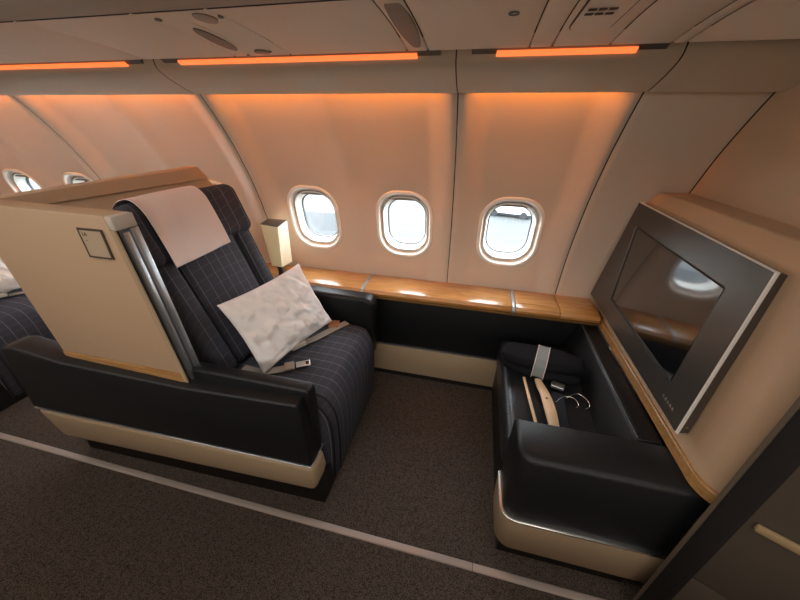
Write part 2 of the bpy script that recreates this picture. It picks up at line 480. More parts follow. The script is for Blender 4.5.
for i in range(1, 5):
    a, b = SEAMS[i], SEAMS[i+1]
    who = {1: 'at the far left end of the cabin', 2: 'above the seat shell', 3: 'above the two windows beside the seat', 4: 'above the single window with the car'}[i]
    g = tag(empty('cove_light', ((a+b)/2, 1.331, 1.583)), 'orange cove light hidden behind the cornice ' + who, 'light', 'orange cove lights')
    o = box('led_strip', -(b-a)/2+.07, (b-a)/2-.07, -.006, .006, -.004, .004, 'cove', g)
    box('led_holder', -(b-a)/2+.06, (b-a)/2-.06, -.012, .012, .005, .012, 'steel', g)
    g = tag(empty('strip_light', ((a+b)/2, 1.166, 1.613)), 'slim orange strip light at bin edge ' + who, 'light', 'orange strip lights under the bins')
    w2 = (b-a)/2-.115
    prism('diffuser', [(-.003, -.003), (.011, -.011), (.013, -.007), (-.001, .003)], 'x', -w2, w2, 'orange', g, .0015)
    prism('housing', [(-.010, .011), (.016, -.005), (.018, .012), (-.006, .020)], 'x', -w2-.07, w2+.07, 'steel', g)

binn = tag(empty('overhead_bin', (0, 1.0, 1.62)), 'long beige overhead bin with panelled underside above the windows', 'overhead bin')
BS = [-4.4, -3.35, -2.30, -1.20, -.835, -.632, -.252, -.190, .09, .148, .291, .434, .466, 1.9]
def psu_pt(x, t):     # t 0 at the outboard edge, 1 inboard
    return Vector((x-.0*t, lerp(1.152, .80, t), 1.618+.024*t+.006*math.sin(math.pi*t)))
for i in range(len(BS)-1):
    a, b = BS[i]+.0016, BS[i+1]-.0016
    vs_ = []; fs = []; n = 10
    for k in range(n+1):
        t = k/n
        curve = (.03*t*t)                                # the panel joints sweep back a little
        for (x, d) in ((a, .0025), (a+.004, 0), (b-.004, 0), (b, .0025)):
            p = psu_pt(x, t); vs_.append((p.x, p.y-1.0, p.z+d-1.62))
        if k:
            o = 4*k-4
            for q in range(3): fs.append((o+q, o+q+1, o+q+5, o+q+4))
    o = len(vs_)
    p = psu_pt(a, 0); vs_ += [(a, p.y-1+.004, .03), (b, p.y-1+.004, .03)]; fs.append((0, 3, o+1, o))
    put('underside_panel', vs_, fs, 'bin', binn, True, 50)
box('carrier', -4.4, 1.9, -.19, .14, .04, .06, 'black', binn)
# bulged bin door
DP = catmull([(y, z, 0) for (y, z) in ((.84, 1.668), (.80, 1.645), (.765, 1.640), (.72, 1.655), (.66, 1.70), (.60, 1.77), (.54, 1.88), (.50, 2.0), (.49, 2.12))], 5)
for (a, b) in ((-4.4, -2.302), (-2.298, -1.202), (-1.198, -.112), (-.108, .478), (.482, 1.9)):
    vs_ = []; fs = []
    for p in DP: vs_ += [(a, p.x-1, p.y-1.62), (b, p.x-1, p.y-1.62)]
    for k in range(len(DP)-1): fs.append((2*k, 2*k+1, 2*k+3, 2*k+2))
    put('bin_door', vs_, fs, 'bindoor', binn, True, 60)

def psu_frame(x, y):
    t = (1.152-y)/(1.152-.80); p = psu_pt(x, t); return Vector((p.x, p.y-1, p.z-1.62))
def oval(name, x, y, lx, ly, m, rot=0, depth=.004, parent=binn, rim=None):
    c = psu_frame(x, y); n = 24; l = []
    for s, d in ((1.0, .001), (1.0, -depth), (.9, -depth-.0005)):
        l.append([c+Vector((s*(lx*math.cos(rot)*math.cos(2*math.pi*k/n)-ly*math.sin(rot)*math.sin(2*math.pi*k/n)),
                              s*(lx*math.sin(rot)*math.cos(2*math.pi*k/n)+ly*math.cos(rot)*math.sin(2*math.pi*k/n)),
                              d-s*.07*(ly*math.cos(rot)*math.sin(2*math.pi*k/n)+lx*math.sin(rot)*math.cos(2*math.pi*k/n)))) for k in range(n)])
    return rings(name, l, m, parent, False, True)
rl = oval('light_recess', -.768, .985, .030, .135, 'bin', .12, .003)
oval('reading_light', -.772, 1.0, .022, .095, 'dark', .12, .006, rl)
oval('spot_light', -.672, .845, .024, .030, 'lens', 0, .004); oval('spot_light', -.708, 1.115, .024, .020, 'lens', 0, .004)
oval('indicator', -.63, .845, .006, .006, 'dark', 0, .003); oval('indicator', -.68, 1.115, .005, .005, 'dark', 0, .003)
oval('indicator', -.80, .76 if False else .84, .008, .008, 'dark', 0, .003); oval('indicator', -.775, 1.14, .006, .005, 'lens', 0, .003)
oval('speaker_grille', -.217, .955, .024, .185, 'dark', 0, .004)
c_ = psu_frame(.030, .924)
rings('button_ring', [[c_+Vector((r_*math.cos(2*math.pi*k/20), r_*math.sin(2*math.pi*k/20), d_)) for k in range(20)] for (r_, d_) in ((.0115, .001), (.0115, -.003), (.0098, -.003), (.0098, .001))], 'dark', binn)
# small service flap with printed pictograms
fl = [Vector((.20+px, 0, 0))+Vector((0, py, 0)) for (px, py) in rrect(.085, .30, .022)]
loopA = []; loopB = []; loopC = []
for (px, py) in rrect(.092, .29, .026):
    loopA.append(psu_frame(.207+px, .90+py)+Vector((0, 0, .001))); loopB.append(psu_frame(.207+px, .90+py)+Vector((0, 0, -.0025)))
for (px, py) in rrect(.086, .284, .023):
    loopC.append(psu_frame(.207+px, .90+py)+Vector((0, 0, -.0025)))
rings('flap_edge', [loopA, loopB, loopC], 'ink', binn)
fp = rings('service_flap', [[v+Vector((0, 0, .0)) for v in loopC], [v+Vector((0, 0, -.0012)) for v in loopC]], 'bin', binn, False, True)
for r_ in range(2):
    for q in range(3):
        c = psu_frame(.180+.019*q, .930-.026*r_); d = .0074
        vs_ = [c+Vector((sx*d, sy*d*.9, -.0085+(sy*.0006))) for (sx, sy) in ((-1, -1), (1, -1), (1, 1), (-1, 1))]
        vs_ += [v+Vector((0, 0, .002)) for v in vs_]
        put('pictogram', vs_, [(0, 1, 2, 3), (7, 6, 5, 4), (0, 4, 5, 1), (1, 5, 6, 2), (2, 6, 7, 3), (3, 7, 4, 0)], 'ink', fp, False)

# ---------------------------------------------------------------- rest of the shell
fl_ = box('floor', -4.6, 2.6, -3.6, 1.75, -.06, 0, 'carpet'); tag(fl_, 'dark brown tweed carpet of the cabin floor', kind='structure')
ce = box('ceiling', -4.6, 2.6, -3.6, 1.35, 2.16, 2.2, 'bindoor'); tag(ce, 'plain cabin ceiling over the aisle', kind='structure')
wr = box('wall_right', -4.6, 2.6, -3.64, -3.6, 0, 2.2, 'wall'); tag(wr, 'opposite side wall of the cabin', kind='structure')
wb = box('wall_rear', -4.64, -4.6, -3.6, 1.9, 0, 2.2, 'wall'); tag(wb, 'rear end wall of the cabin', kind='structure')
wf2 = box('wall_galley', 2.6, 2.64, -3.6, 1.9, 0, 2.2, 'wall'); tag(wf2, 'galley end wall of the cabin', kind='structure')
prism('wall_front', [(.665, .0), (1.70, .0), (1.70, .80)] + [(wy(z)+.03, z) for z in (.95, 1.1, 1.25, 1.4, 1.5, 1.6, 1.66)] + [(1.15, 1.625), (.80, 1.645), (.665, 1.70)], 'x', .83, .86, 'front')
tube('joint_seal', [(.829, wy(z)+.0, z) for z in [lerp(1.16, 1.535, k/14) for k in range(15)]]+[(.829, 1.27, 1.548), (.829, 1.215, 1.572), (.829, 1.18, 1.60)], .0028, 'black', bpy.data.objects['wall_front'])
tag(bpy.data.objects['wall_front'], 'beige front bulkhead wall behind the monitor', kind='structure')
st = tag(empty('trim_2'), 'pale metal strip along the aisle carpet', kind='structure')
for (a, b) in ((-4.6, -3.0), (-2.998, -1.262), (-1.26, .148), (.15, 2.6)):
    prism('strip_section', [(.606, 0), (.610, .004), (.630, .004), (.634, 0)], 'x', a, b, 'striplight', st, .001)

# lower side panel (dado), kick panel, ledge
dado = tag(empty('wainscot_panel', (-.3, 1.56, 0)), 'black padded lower side panel with cream kick strip under the windows', 'wall panel')
dado_x = -1.345
def D(n, x0, x1, y0, y1, z0, z1, m, bev=0): return box(n, x0+.3, x1+.3, y0-1.56, y1-1.56, z0, z1, m, dado, bev)
D('padded_panel', dado_x, -.515, 1.545, 1.60, .255, .565, 'leather', .006)
D('padded_panel', -.512, .66, 1.545, 1.60, .255, .565, 'leather', .006)
D('metal_edge', dado_x, .66, 1.541, 1.56, .247, .254, 'alu', .001)
D('kick_strip', dado_x, .66, 1.546, 1.59, .045, .246, 'cream', .003)
D('plinth', dado_x, .66, 1.565, 1.60, 0, .044, 'plinth')
ledge = tag(empty('window_ledge', (-.3, 1.60, .60)), 'varnished light wood ledge running under the windows', 'ledge')
LP = [(.11, -.005), (.11, .03), (-.06, .03), (-.085, .024), (-.096, .008), (-.094, -.006), (-.085, -.014), (-.06, -.016), (-.055, -.005)]
for (a, b) in ((-1.345, -.572), (-.553, .243), (.262, .472), (.474, .655)):
    prism('wood_section', LP, 'x', a+.3, b+.3, 'wood', ledge, .004, 2, minang=45)
LP2 = [(y*1.004, z+.0006) for (y, z) in LP]
for (a, b) in ((-.5715, -.5535), (.2435, .2615)):
    prism('metal_band', LP2, 'x', a+.3, b+.3, 'bandmetal', ledge, .003, 2, minang=45)
prism('lower_lip', [(-.082, -.018), (-.06, -.02), (-.055, -.036), (-.072, -.036)], 'x', -1.04, .955, 'woodtrim', ledge, .003)
prism('hatch_lid', [(.275+.3, -.05), (.462+.3, -.05), (.455+.3, .045), (.275+.3, .045)], 'z', .0302, .0318, 'wood', ledge)

# ---------------------------------------------------------------- monitor console
con = tag(empty('monitor_console', (.74, 1.1, .58)), 'rounded beige console with oak edge that carries the monitor', 'console')
def con_outline(z, grow=0):
    xf = lerp(.670, .698, (z-.6)/.57)-grow
    pts = [(.829, 1.60), (xf+.004, 1.60), (xf, 1.596)]
    for k in range(13):
        a = math.radians(180+90*k/12); r = .085
        pts.append((xf+r+r*math.cos(a), .640-grow+r+r*math.sin(a)))
    pts.append((.829, .640-grow))
    return pts
def con_loop(z, grow=0, inset=0):
    return [Vector((x-.74+inset*.8*(1 if x < .80 else 0), y-1.1, z-.58)) for (x, y) in con_outline(z, grow)]
def fit(loop, zt):  # keep the upper window-side end clear of the curved wall
    for v in loop:
        lim = wy(zt)-1.1-.006
        if v.y > lim: v.y = lim
    return loop
zs = [.607, .75, .9, 1.05, 1.15, 1.160]
lo = [fit(con_loop(z), z) for z in zs]
lo += [fit(con_loop(1.163, 0, .002), 1.19), fit(con_loop(1.200, 0, .026), 1.215), fit(con_loop(1.204, 0, .031), 1.22)]
rings('body', lo, 'shell', con, True, True, 50)
rings('oak_edge', [con_loop(.568, .001), con_loop(.568, .006), con_loop(.571, .008), con_loop(.603, .008), con_loop(.606, .006), con_loop(.6065, 0)], 'woodtrim', con, True, True, 30)

# monitor : front face leans back, the window-side edge follows the curve of the wall
mon = tag(empty('monitor', (.65, 1.22, .66)), 'large dark framed monitor with black screen on the beige console', 'monitor')
MC = {'bl': Vector((.628, 1.655, .680)), 'br': Vector((.632, .790, .664)), 'tr': Vector((.668, .832, 1.148)), 'tl': Vector((.668, 1.578, 1.158))}
O_ = Vector((.65, 1.22, .66))
def mp_(u, v, d):     # u 0 window side..1 aisle side, v 0 bottom..1 top, d depth behind the front face
    p = MC['bl']*(1-u)*(1-v)+MC['br']*u*(1-v)+MC['tr']*u*v+MC['tl']*(1-u)*v
    n = (MC['br']-MC['bl']).cross(MC['tl']-MC['bl']).normalized()
    if n.x < 0: n = -n
    return p+n*d-O_
def q4(u0, u1, v0, v1, d): return [mp_(u0, v0, d), mp_(u1, v0, d), mp_(u1, v1, d), mp_(u0, v1, d)]
def sc(g, d):     # the screen opening, rectangular although the frame is not
    return [mp_(.235-g, .175-g*1.4, d), mp_(.868+g, .175-g*1.4, d), mp_(.860+g, .815+g*1.4, d), mp_(.108-g, .815+g*1.4, d)]
rings('frame_face', [q4(-.0, 1.0, .0, 1.0, .004), q4(.004, .996, .006, .994, .0), sc(.006, .0), sc(.001, .007)], 'bezel', mon, sharp=20)
rings('metal_edge', [q4(-.001, 1.001, -.002, 1.002, .009), q4(-.001, 1.001, -.002, 1.002, .0035), q4(.0018, .9982, .004, .996, -.0002)], 'whiteedge', mon, sharp=20)
rings('side_casing', [q4(.0005, .9995, .0005, .9995, .009), q4(.006, .994, .01, .990, .034)], 'mside', mon, False, True, sharp=20)
rings('screen_gap', [sc(.003, .002), sc(-.003, .0062)], 'black', mon, sharp=20)
rings('screen', [sc(-.003, .006), sc(-.007, .0045)], 'screen', mon, False, True, sharp=10)
def onmon(u, v, lift=-.0008):
    ex = (mp_(u+.01, v, 0)-mp_(u-.01, v, 0)).normalized(); ey = (mp_(u, v+.01, 0)-mp_(u, v-.01, 0)).normalized()
    ez = ex.cross(ey).normalized(); p = mp_(u, v, lift)
    return Matrix(((ex.x, ey.x, ez.x, p.x), (ex.y, ey.y, ez.y, p.y), (ex.z, ey.z, ez.z, p.z), (0, 0, 0, 1)))
for k in range(5):      # a small worn row of raised letters, not legible
    u = .878+.016*k
    p = onmon(u, .078)
    vs_ = [p @ Vector(v) for v in ((-.004, -.004, 0), (.004, -.004, 0), (.003, .005, 0), (-.002, .005, 0))]
    vs2 = [p @ Vector((v[0], v[1], -.001)) for v in ((-.004, -.004), (.004, -.004), (.003, .005), (-.002, .005))]
    put('lettering', vs_+vs2, [(0, 1, 2, 3), (7, 6, 5, 4), (0, 4, 5, 1), (1, 5, 6, 2), (2, 6, 7, 3), (3, 7, 4, 0)], 'dark', mon, False)
tube('screw', [mp_(1.0, .055, .02)+Vector((0, .004, 0)), mp_(1.0, .055, .02)+Vector((0, -.0015, 0))], .003, 'chrome', mon)

# angled closet wall at the right
wc = tag(empty('wall_closet', (.72, .62, 0)), 'dark brown closet wall standing at an angle beside the console', kind='structure')
def wcp(n, poly, z0, z1, m, bev=0): return prism(n, [(x-.72, y-.62) for (x, y) in poly], 'z', z0, z1, m, wc, bev)
wcp('edge_post', [(.668, .638), (.828, .638), (.828, .622), (.676, .632)], 0, 2.1, 'closetpost', .003)
dX, dY = .88, -.475
wcp('end_face', [(.677, .631), (.828, .621), (.76, .57), (.702, .596)], 0, 2.1, 'plinth', .002)
def slab(n, s0, s1, o0, o1, z0, z1, m, bev=0.002):
    P = lambda s, o: (.704+dX*s+(-dY)*o, .594+dY*s+dX*o)      # o>0 goes away from the aisle
    return wcp(n, [P(s0, o0), P(s1, o0), P(s1, o1), P(s0, o1)], z0, z1, m, bev)
slab('door_panel', .004, .70, .0, .03, .337, 2.1, 'closet', .003)
slab('lower_panel', .004, .70, .0, .03, .0, .333, 'closet', .003)
slab('door_handle', .016, .42, -.014, -.0005, .612, .634, 'handle', .006)

# ---------------------------------------------------------------- ottoman bench
ott = tag(empty('ottoman_bench', (.42, 1.1, 0)), 'black leather ottoman bench with armrest block below the monitor', 'bench')
def op(v): return (v[0]-.42, v[1]-1.1, v[2])
def rounded_outline(x0, x1, y0, y1, r):
    pts = [(x1, y1), (x0, y1)]
    for k in range(9):
        a = math.radians(180+90*k/8); pts.append((x0+r+r*math.cos(a), y0+r+r*math.sin(a)))
    pts.append((x1, y0)); return pts
def oloop(x0, x1, y0, y1, r, z): return [Vector(op((x, y, z))) for (x, y) in rounded_outline(x0, x1, y0, y1, r)]
rings('end_block', [oloop(.216, .70, .675, .835, .05, .262), oloop(.214, .70, .672, .835, .05, .45), oloop(.216, .70, .674, .835, .05, .550), oloop(.220, .70, .679, .832, .047, .561), oloop(.230, .697, .690, .824, .04, .567)], 'leather', ott, True, True, 60)
rings('metal_edge', [oloop(.208, .702, .664, .84, .055, .262), oloop(.207, .702, .6635, .84, .055, .264), oloop(.209, .702, .665, .84, .055, .2665), oloop(.218, .702, .675, .84, .05, .266)], 'chrome', ott, False, False, 60)
rings('kick_panel', [oloop(.220, .702, .676, .845, .05, .085), oloop(.213, .702, .670, .845, .055, .092), oloop(.210, .702, .666, .845, .055, .262)], 'cream', ott, True, True, 50)
box('bench_base', .222-.42, .66-.42, .846-1.1, 1.5-1.1, .06, .31, 'leather', ott, .01)
box('plinth', .235-.42, .67-.42, .70-1.1, 1.5-1.1, 0, .086, 'plinth', ott)
def sag(v):
    x, y, z = v; z += .006*math.sin(y*9)*math.cos(x*11) - .004
    return (x+.408-.42, y+1.165-1.1, z+.37)
rbox('seat_cushion', (.40, .66, .155), .035, 'leather_crease', ott, (12, 16, 3), sag)
prism('backrest', [(.515-.42, .30), (.530-.42, .43), (.586-.42, .555), (.598-.42, .563), (.660-.42, .564), (.660-.42, .30)], 'y', .838-1.1, 1.535-1.1, 'leather', ott, .006, 3)
tube('backrest_piping', [op((.5905, y, .5615)) for y in [lerp(.845, 1.53, k/10) for k in range(11)]], .0035, 'gloss', ott)
tube('belt_strap', catmull([op((.405, .86, .458)), op((.41, .95, .463)), op((.415, 1.04, .463)), op((.42, 1.10, .470))], 5), .01, 'strap' if False else 'fabric_dark', ott, flat=(.045, .003))
bk_ = rbox('belt_buckle', (.052, .034, .016), .005, 'alu', ott, (2, 2, 2), lambda v: op((v[0]*.93+v[1]*.3+.425, v[1]*.93-v[0]*.3+1.135, v[2]+.477)))

# slippers with paper band
sl = tag(empty('banded_slippers', (.37, 1.256, .449)), 'pair of black felt slippers held by a grey paper band on the bench', 'slippers')
def sole(v, z0, k):
    x, y, z = v; u = x/.17
    w_ = 1-.22*sstep(.0, 1, u)*(1 if u > 0 else 0)-.05*max(0, -u)
    e = math.sqrt(max(0, 1-min(1, abs(u))**4))
    return (x, y*w_*(.35+.65*e)*1.0 + .018*k*u, z0+z*(.55+.45*e)+.004*math.sin(u*3))
for k, z0 in ((0, .024), (1, .070)):
    rbox('slipper', (.345, .150, .046), .022, 'slipper', sl, (20, 10, 2), lambda v, z0=z0, k=k: sole(v, z0, k))
sl.rotation_euler = (0, 0, math.radians(-15))
bl = []
for (w_, h_) in ((.152, .098), (.156, .102)):
    bl.append([Vector((0, y, .049+z)) for (y, z) in rrect(w_, h_, .035)])
lw = [[p+Vector((-.024, 0, 0)) for p in bl[0]], [p+Vector((-.024, 0, 0)) for p in bl[1]], [p+Vector((.024, 0, 0)) for p in bl[1]], [p+Vector((.024, 0, 0)) for p in bl[0]]]
rings('paper_band', lw, 'band', sl, sharp=30)
for sx in (-.0235, .0235):
    rings('band_edge', [[p*1.0+Vector((sx+d, 0, 0)) for p in [Vector((0, y, .049+z)) for (y, z) in rrect(.158, .104, .03)]] for d in (-.0015, .0015)], 'cloth', sl)

# wooden hanger
hg = tag(empty('coat_hanger', (.35, 1.05, .452)), 'pale wooden coat hanger with metal hook lying on the black bench', 'hanger')
arm = [(.002, .122), (.008, .085), (.020, .03), (.026, -.05), (.026, -.13), (.022, -.20)]
wd = [.012, .016, .019, .021, .018, .012]
cl = catmull([(x, y, 0) for (x, y) in arm], 5); wl = catmull([(w_, 0, 0) for w_ in wd], 5)
poly = [(p.x-q.x, p.y) for p, q in zip(cl, wl)]+[(p.x+q.x, p.y) for p, q in zip(cl[::-1], wl[::-1])]
prism('shoulder_arm', poly, 'z', .006, .020, 'hanger', hg, .004, 2)
tube('trouser_bar', [(-.053, .122, .010), (-.045, 0, .010), (-.030, -.20, .010)], .0065, 'hanger', hg)
box('printed_mark', .016, .024, .000, .010, .0203, .0208, 'ink', hg)
tube('hook', catmull([(.055, .0, .012), (.09, .035, .016), (.125, .032, .02), (.138, .0, .02), (.125, -.02, .018)], 6), .0026, 'chrome', hg)
tube('clip_wire', catmull([(.10, .03, .014), (.146, .062, .02), (.176, .035, .02), (.178, .0, .018), (.158, -.015, .016)], 6), .0026, 'chrome', hg)

# ---------------------------------------------------------------- seat
GS = 'first class seats in a row by the windows'
def make_seat():
    s = empty('passenger_seat', (-.95, 1.08, 0))
    ox, oy = .95, -1.08
    def T(v): return (v[0]+ox, v[1]+oy, v[2])
    def skew(v): return (v[0]+ox, v[1]+(v[0]+.46)*.022+oy, v[2])
    # aisle side base
    prism('side_body', [(-1.84, .286), (-.484, .286), (-.490, .54), (-.500, .600), (-.95, .584), (-1.5, .598), (-1.72, .634), (-1.785, .622)], 'y', .671, .765, 'leather', s, .010, 3, skew)
    prism('kick_panel', [(-1.83, .279), (-.478, .279), (-.470, .20), (-.486, .135), (-1.76, .11)], 'y', .6675, .765, 'cream', s, .022, 4, skew)
    prism('metal_edge', [(-1.836, .2795), (-.484, .2795), (-.484, .2835), (-1.836, .2835)], 'y', .669, .79, 'alu', s, .002, 1, skew)
    prism('plinth', [(-1.72, .0), (-.475, .0), (-.475, .15), (-1.70, .13)], 'y', .705, 1.36, 'plinth', s, 0, 1, skew)
    # aisle armrest pad
    prism('armrest', [(-.98, .25), (-.492, .22), (-.476, .52), (-.476, .605), (-.486, .626), (-.98, .624)], 'y', .718, .770, 'leather', s, .014, 3, T)
    prism('armrest', [(-1.05, .25), (-.475, .25), (-.462, .55), (-.468, .595), (-.50, .622), (-1.05, .63)], 'y', 1.405, 1.495, 'leather', s, .022, 4, T)
    # cushion : top and falling front
    cp = catmull([(x, z, 0) for (x, z) in ((-1.0, .462), (-.80, .478), (-.62, .484), (-.52, .476), (-.478, .445), (-.452, .37), (-.450, .22), (-.462, .04))], 6)
    nY = 26; Y0, Y1 = .782, 1.398; vs_ = []; fs = []
    inn = [(-.55, .04), (-.55, .33), (-1.0, .33)]
    for j in range(nY+1):
        y = lerp(Y0, Y1, j/nY); e = min(y-Y0, Y1-y); dn = .03*(1-sstep(0, .045, e))
        for i, p in enumerate(cp):
            a = cp[max(0, i-1)]; b = cp[min(len(cp)-1, i+1)]; t = (b-a).normalized(); nrm = Vector((-t.y, t.x, 0))
            if nrm.x+nrm.y < 0: nrm = -nrm
            q = p-nrm*dn; vs_.append(T((q.x, y, q.y)))
        for p in inn: vs_.append(T((p[0], y, p[1])))
    n = len(cp)+3
    for j in range(nY):
        for i in range(n): fs.append((j*n+i, (j+1)*n+i, (j+1)*n+(i+1) % n, j*n+(i+1) % n))
    fs.append(tuple(range(n))); fs.append(tuple(nY*n+i for i in range(n))[::-1])
    put('seat_cushion', vs_, fs, 'fabric', s, True, 70)
    for yy, inw in ((.802, .0), (.846, .0)):
        pp = [T((p.x+.002, yy, p.y+.001)) for p in cp[14:]]
        if yy < .82: pp = [T((p.x-.004, yy, p.y-.004)) for p in cp[14:]]
        tube('piping', pp, .0042, 'piping', s, 6)
    # back
    TH = math.radians(-19.5)
    def back(name, size, r, m, c, n_=(4, 8, 12), fn=None):
        o = rbox(name, size, r, m, s, n_, (lambda v: fn(Vector(v)+Vector(c))) if fn else (lambda v: Vector(v)+Vector(c)))
        o.location = (-.972+ox, 1.095+oy, .465); o.rotation_euler = (0, TH, 0); return o
    bulge = lambda v: (v.x+.012*math.cos(v.y*9)*(1 if v.x > 0 else 0), v.y, v.z)
    back('backrest', (.12, .352, .62), .03, 'fabric', (-.02, .01, .305), (3, 10, 14), bulge)
    back('side_bolster', (.14, .092, .60), .034, 'fabric', (-.012, -.217, .30), (3, 4, 12))
    back('side_bolster', (.14, .092, .60), .034, 'fabric', (-.012, .237, .30), (3, 4, 12))
    for y in (-.169, .189):
        o = tube('piping', [(.048, y, z) for z in (.03, .2, .4, .59)], .004, 'piping', s, 6)
        o.location = (-.972+ox, 1.095+oy, .465); o.rotation_euler = (0, TH, 0)
    def hr(v):
        u = v.y-.005; k = abs(u)/.27
        return (v.x+.03*sstep(.55, 1.0, k)-.015*(1-k), v.y, v.z-.012*k*k)
    back('headrest', (.11, .555, .235), .045, 'fabric', (.012, .005, .628), (3, 20, 6), hr)
    # headrest cloth: draped over the head rest, slightly wider than the centre
    prof = catmull([(x, z, 0) for (x, z) in ((-.055, .645), (-.050, .735), (-.026, .755), (.01, .760), (.052, .748), (.078, .705), (.082, .64), (.080, .56), (.075, .49))], 4)
    vs_ = []; fs = []; nn = 14; m_ = len(prof)
    for side in (0, 1):
        for j in range(nn+1):
            t = j/nn
            for i, p in enumerate(prof):
                y = lerp(-.212, .095, t); k = abs(y-.005)/.27
                hem = i/(m_-1)
                y += .012*hem*(t-.3)
                x = p.x+.03*sstep(.55, 1.0, k)-.015*(1-k)+.003*math.sin(t*17+hem*3)*hem*hem+.004 - side*.002
                vs_.append((x, y, p.y+.002-side*.002-.012*k*k + (.0 if hem < .9 else -.006*math.sin(t*3.1))))
    B = (nn+1)*m_
    for j in range(nn):
        for i in range(m_-1):
            q = (j*m_+i, j*m_+i+1, (j+1)*m_+i+1, (j+1)*m_+i); fs.append(q); fs.append(tuple(B+k for k in q[::-1]))
    for j in range(nn):
        for i in (0, m_-1): fs.append((j*m_+i, (j+1)*m_+i, B+(j+1)*m_+i, B+j*m_+i))
    for i in range(m_-1):
        for j in (0, nn): fs.append((j*m_+i, j*m_+i+1, B+j*m_+i+1, B+j*m_+i))
    bm = bmesh.new(); bv = [bm.verts.new(v) for v in vs_]
    for f in fs: bm.faces.new([bv[i] for i in f])
    o = bm_put('headrest_cloth', bm, 'cloth', s, True, 70); o['label'] = 'pinkish white headrest cloth'
    o.location = (-.972+ox, 1.095+oy, .465); o.rotation_euler = (0, TH, 0)
    # belt halves
    st1 = tube('belt_strap', catmull([T((-.90, .90, .49)), T((-.82, .90, .489)), T((-.75, .925, .491)), T((-.70, .955, .493))], 6), .01, 'strap', s, flat=(.04, .003))
    bm = bmesh.new(); bm.free()
    def rotp(v, c, a): ca, sa = math.cos(a), math.sin(a); return T((c[0]+v[0]*ca-v[1]*sa, c[1]+v[0]*sa+v[1]*ca, c[2]+v[2]))
    rbox('belt_adjuster', (.042, .050, .012), .004, 'strap', s, (2, 2, 2), lambda v: rotp(v, (-.705, .953, .498), .55))
    rbox('belt_tongue', (.062, .040, .005), .002, 'chrome', s, (2, 2, 2), lambda v: rotp(v, (-.655, .982, .499), .55))
    rbox('tongue_slot', (.014, .020, .004), .001, 'black', s, (1, 1, 1), lambda v: rotp(v, (-.640, .991, .5005), .55))
    tube('belt_strap', catmull([T((-.60, 1.36, .49)), T((-.66, 1.25, .492)), T((-.70, 1.17, .494)), T((-.74, 1.11, .50))], 6), .01, 'strap', s, flat=(.04, .003))
    rbox('belt_buckle', (.075, .052, .022), .006, 'cap', s, (2, 2, 2), lambda v: rotp(v, (-.745, 1.095, .508), 1.0))
    # shell, leaning back a little
    def sh(v): return (v[0]-(v[2]-.59)*.09+ox, v[1]+oy, v[2])
    prism('shell_wing', [(-1.522, .6205), (-.968, .6205), (-.968, 1.188), (-1.522, 1.194)], 'y', .690, .758, 'shell', s, .006, 2, sh)
    prism('wood_foot', [(-1.522, .575), (-.966, .575), (-.966, .620), (-1.522, .620)], 'y', .688, .758, 'woodtrim', s, .003, 2, sh)
    def sk(v): p = sh(v); return (p[0]+(v[1]-.76)*.2, p[1], p[2])
    prism('shell_back', [(.7585, .10), (1.42, .10), (1.53, .40), (1.60, .66), (1.60, 1.0), (1.575, 1.105), (1.49, 1.228), (.7585, 1.192)], 'x', -1.566, -1.520, 'shell', s, .004, 2, sk)
    prism('back_band', [(.7585, 1.150), (1.535, 1.165), (1.49, 1.2275), (.7585, 1.1915)], 'x', -1.5195, -1.508, 'shell', s, .002, 1, sk)
    prism('wing_cap', [(-.9675, 1.146), (-.942, 1.146), (-.942, 1.186), (-.9675, 1.1875)], 'y', .690, .758, 'cap', s, .004, 2, sh)
    dr = box('privacy_door', -.9675, -.956, .706, .757, .580, 1.1455, 'steel', s, 0, 2, sh)
    box('door_edge', -.9558, -.942, .732, .757, .580, 1.1455, 'alu', dr, .002, 2, sh)
    box('door_edge', -.9558, -.945, .708, .728, .580, 1.136, 'alu', dr, .003, 2, sh)
    box('door_slot', -.9675, -.958, .696, .7055, .580, 1.1455, 'black', s, 0, 2, sh)
    box('edge_strip', -.9675, -.950, .690, .6955, .580, 1.1455, 'cream', s, 0, 2, sh)
    return s, T
seat, T = make_seat()
tag(seat, 'dark pinstriped first class seat with white headrest cloth in a beige shell', 'seat', GS)
# seat number plate on this shell
pl = empty('number_plate', T((-1.085, .6865, 1.10))); pl.parent = seat
pl.location = T((-1.087, .6868, 1.102))
po = put('plate_frame', *(lambda a, b, d: ([(sx*a, -d, sz*a) for (sx, sz) in ((-1, -1), (1, -1), (1, 1), (-1, 1))]+[(sx*b, -d, sz*b) for (sx, sz) in ((-1, -1), (1, -1), (1, 1), (-1, 1))]+[(sx*a, .001, sz*a) for (sx, sz) in ((-1, -1), (1, -1), (1, 1), (-1, 1))],
    [(0, 1, 5, 4), (1, 2, 6, 5), (2, 3, 7, 6), (3, 0, 4, 7), (8, 9, 1, 0), (9, 10, 2, 1), (10, 11, 3, 2), (11, 8, 0, 3)]))(.046, .040, .0025), 'frame', pl, False)
put('plate_face', [(-.0405, -.0012, -.0405), (.0405, -.0012, -.0405), (.0405, -.0012, .0405), (-.0405, -.0012, .0405)], [(0, 1, 2, 3)], 'plate', pl, False)
fm = Matrix(((1, 0, 0, -.026), (0, 0, -1, -.0018), (0, 1, 0, .027), (0, 0, 0, 1)))
text('seat_number', '1A', .016, 'ink', pl, fm)
text('seat_mark', '-', .018, 'ink', pl, Matrix(((1, 0, 0, -.026), (0, 0, -1, -.0018), (0, 1, 0, .010), (0, 0, 0, 1))))

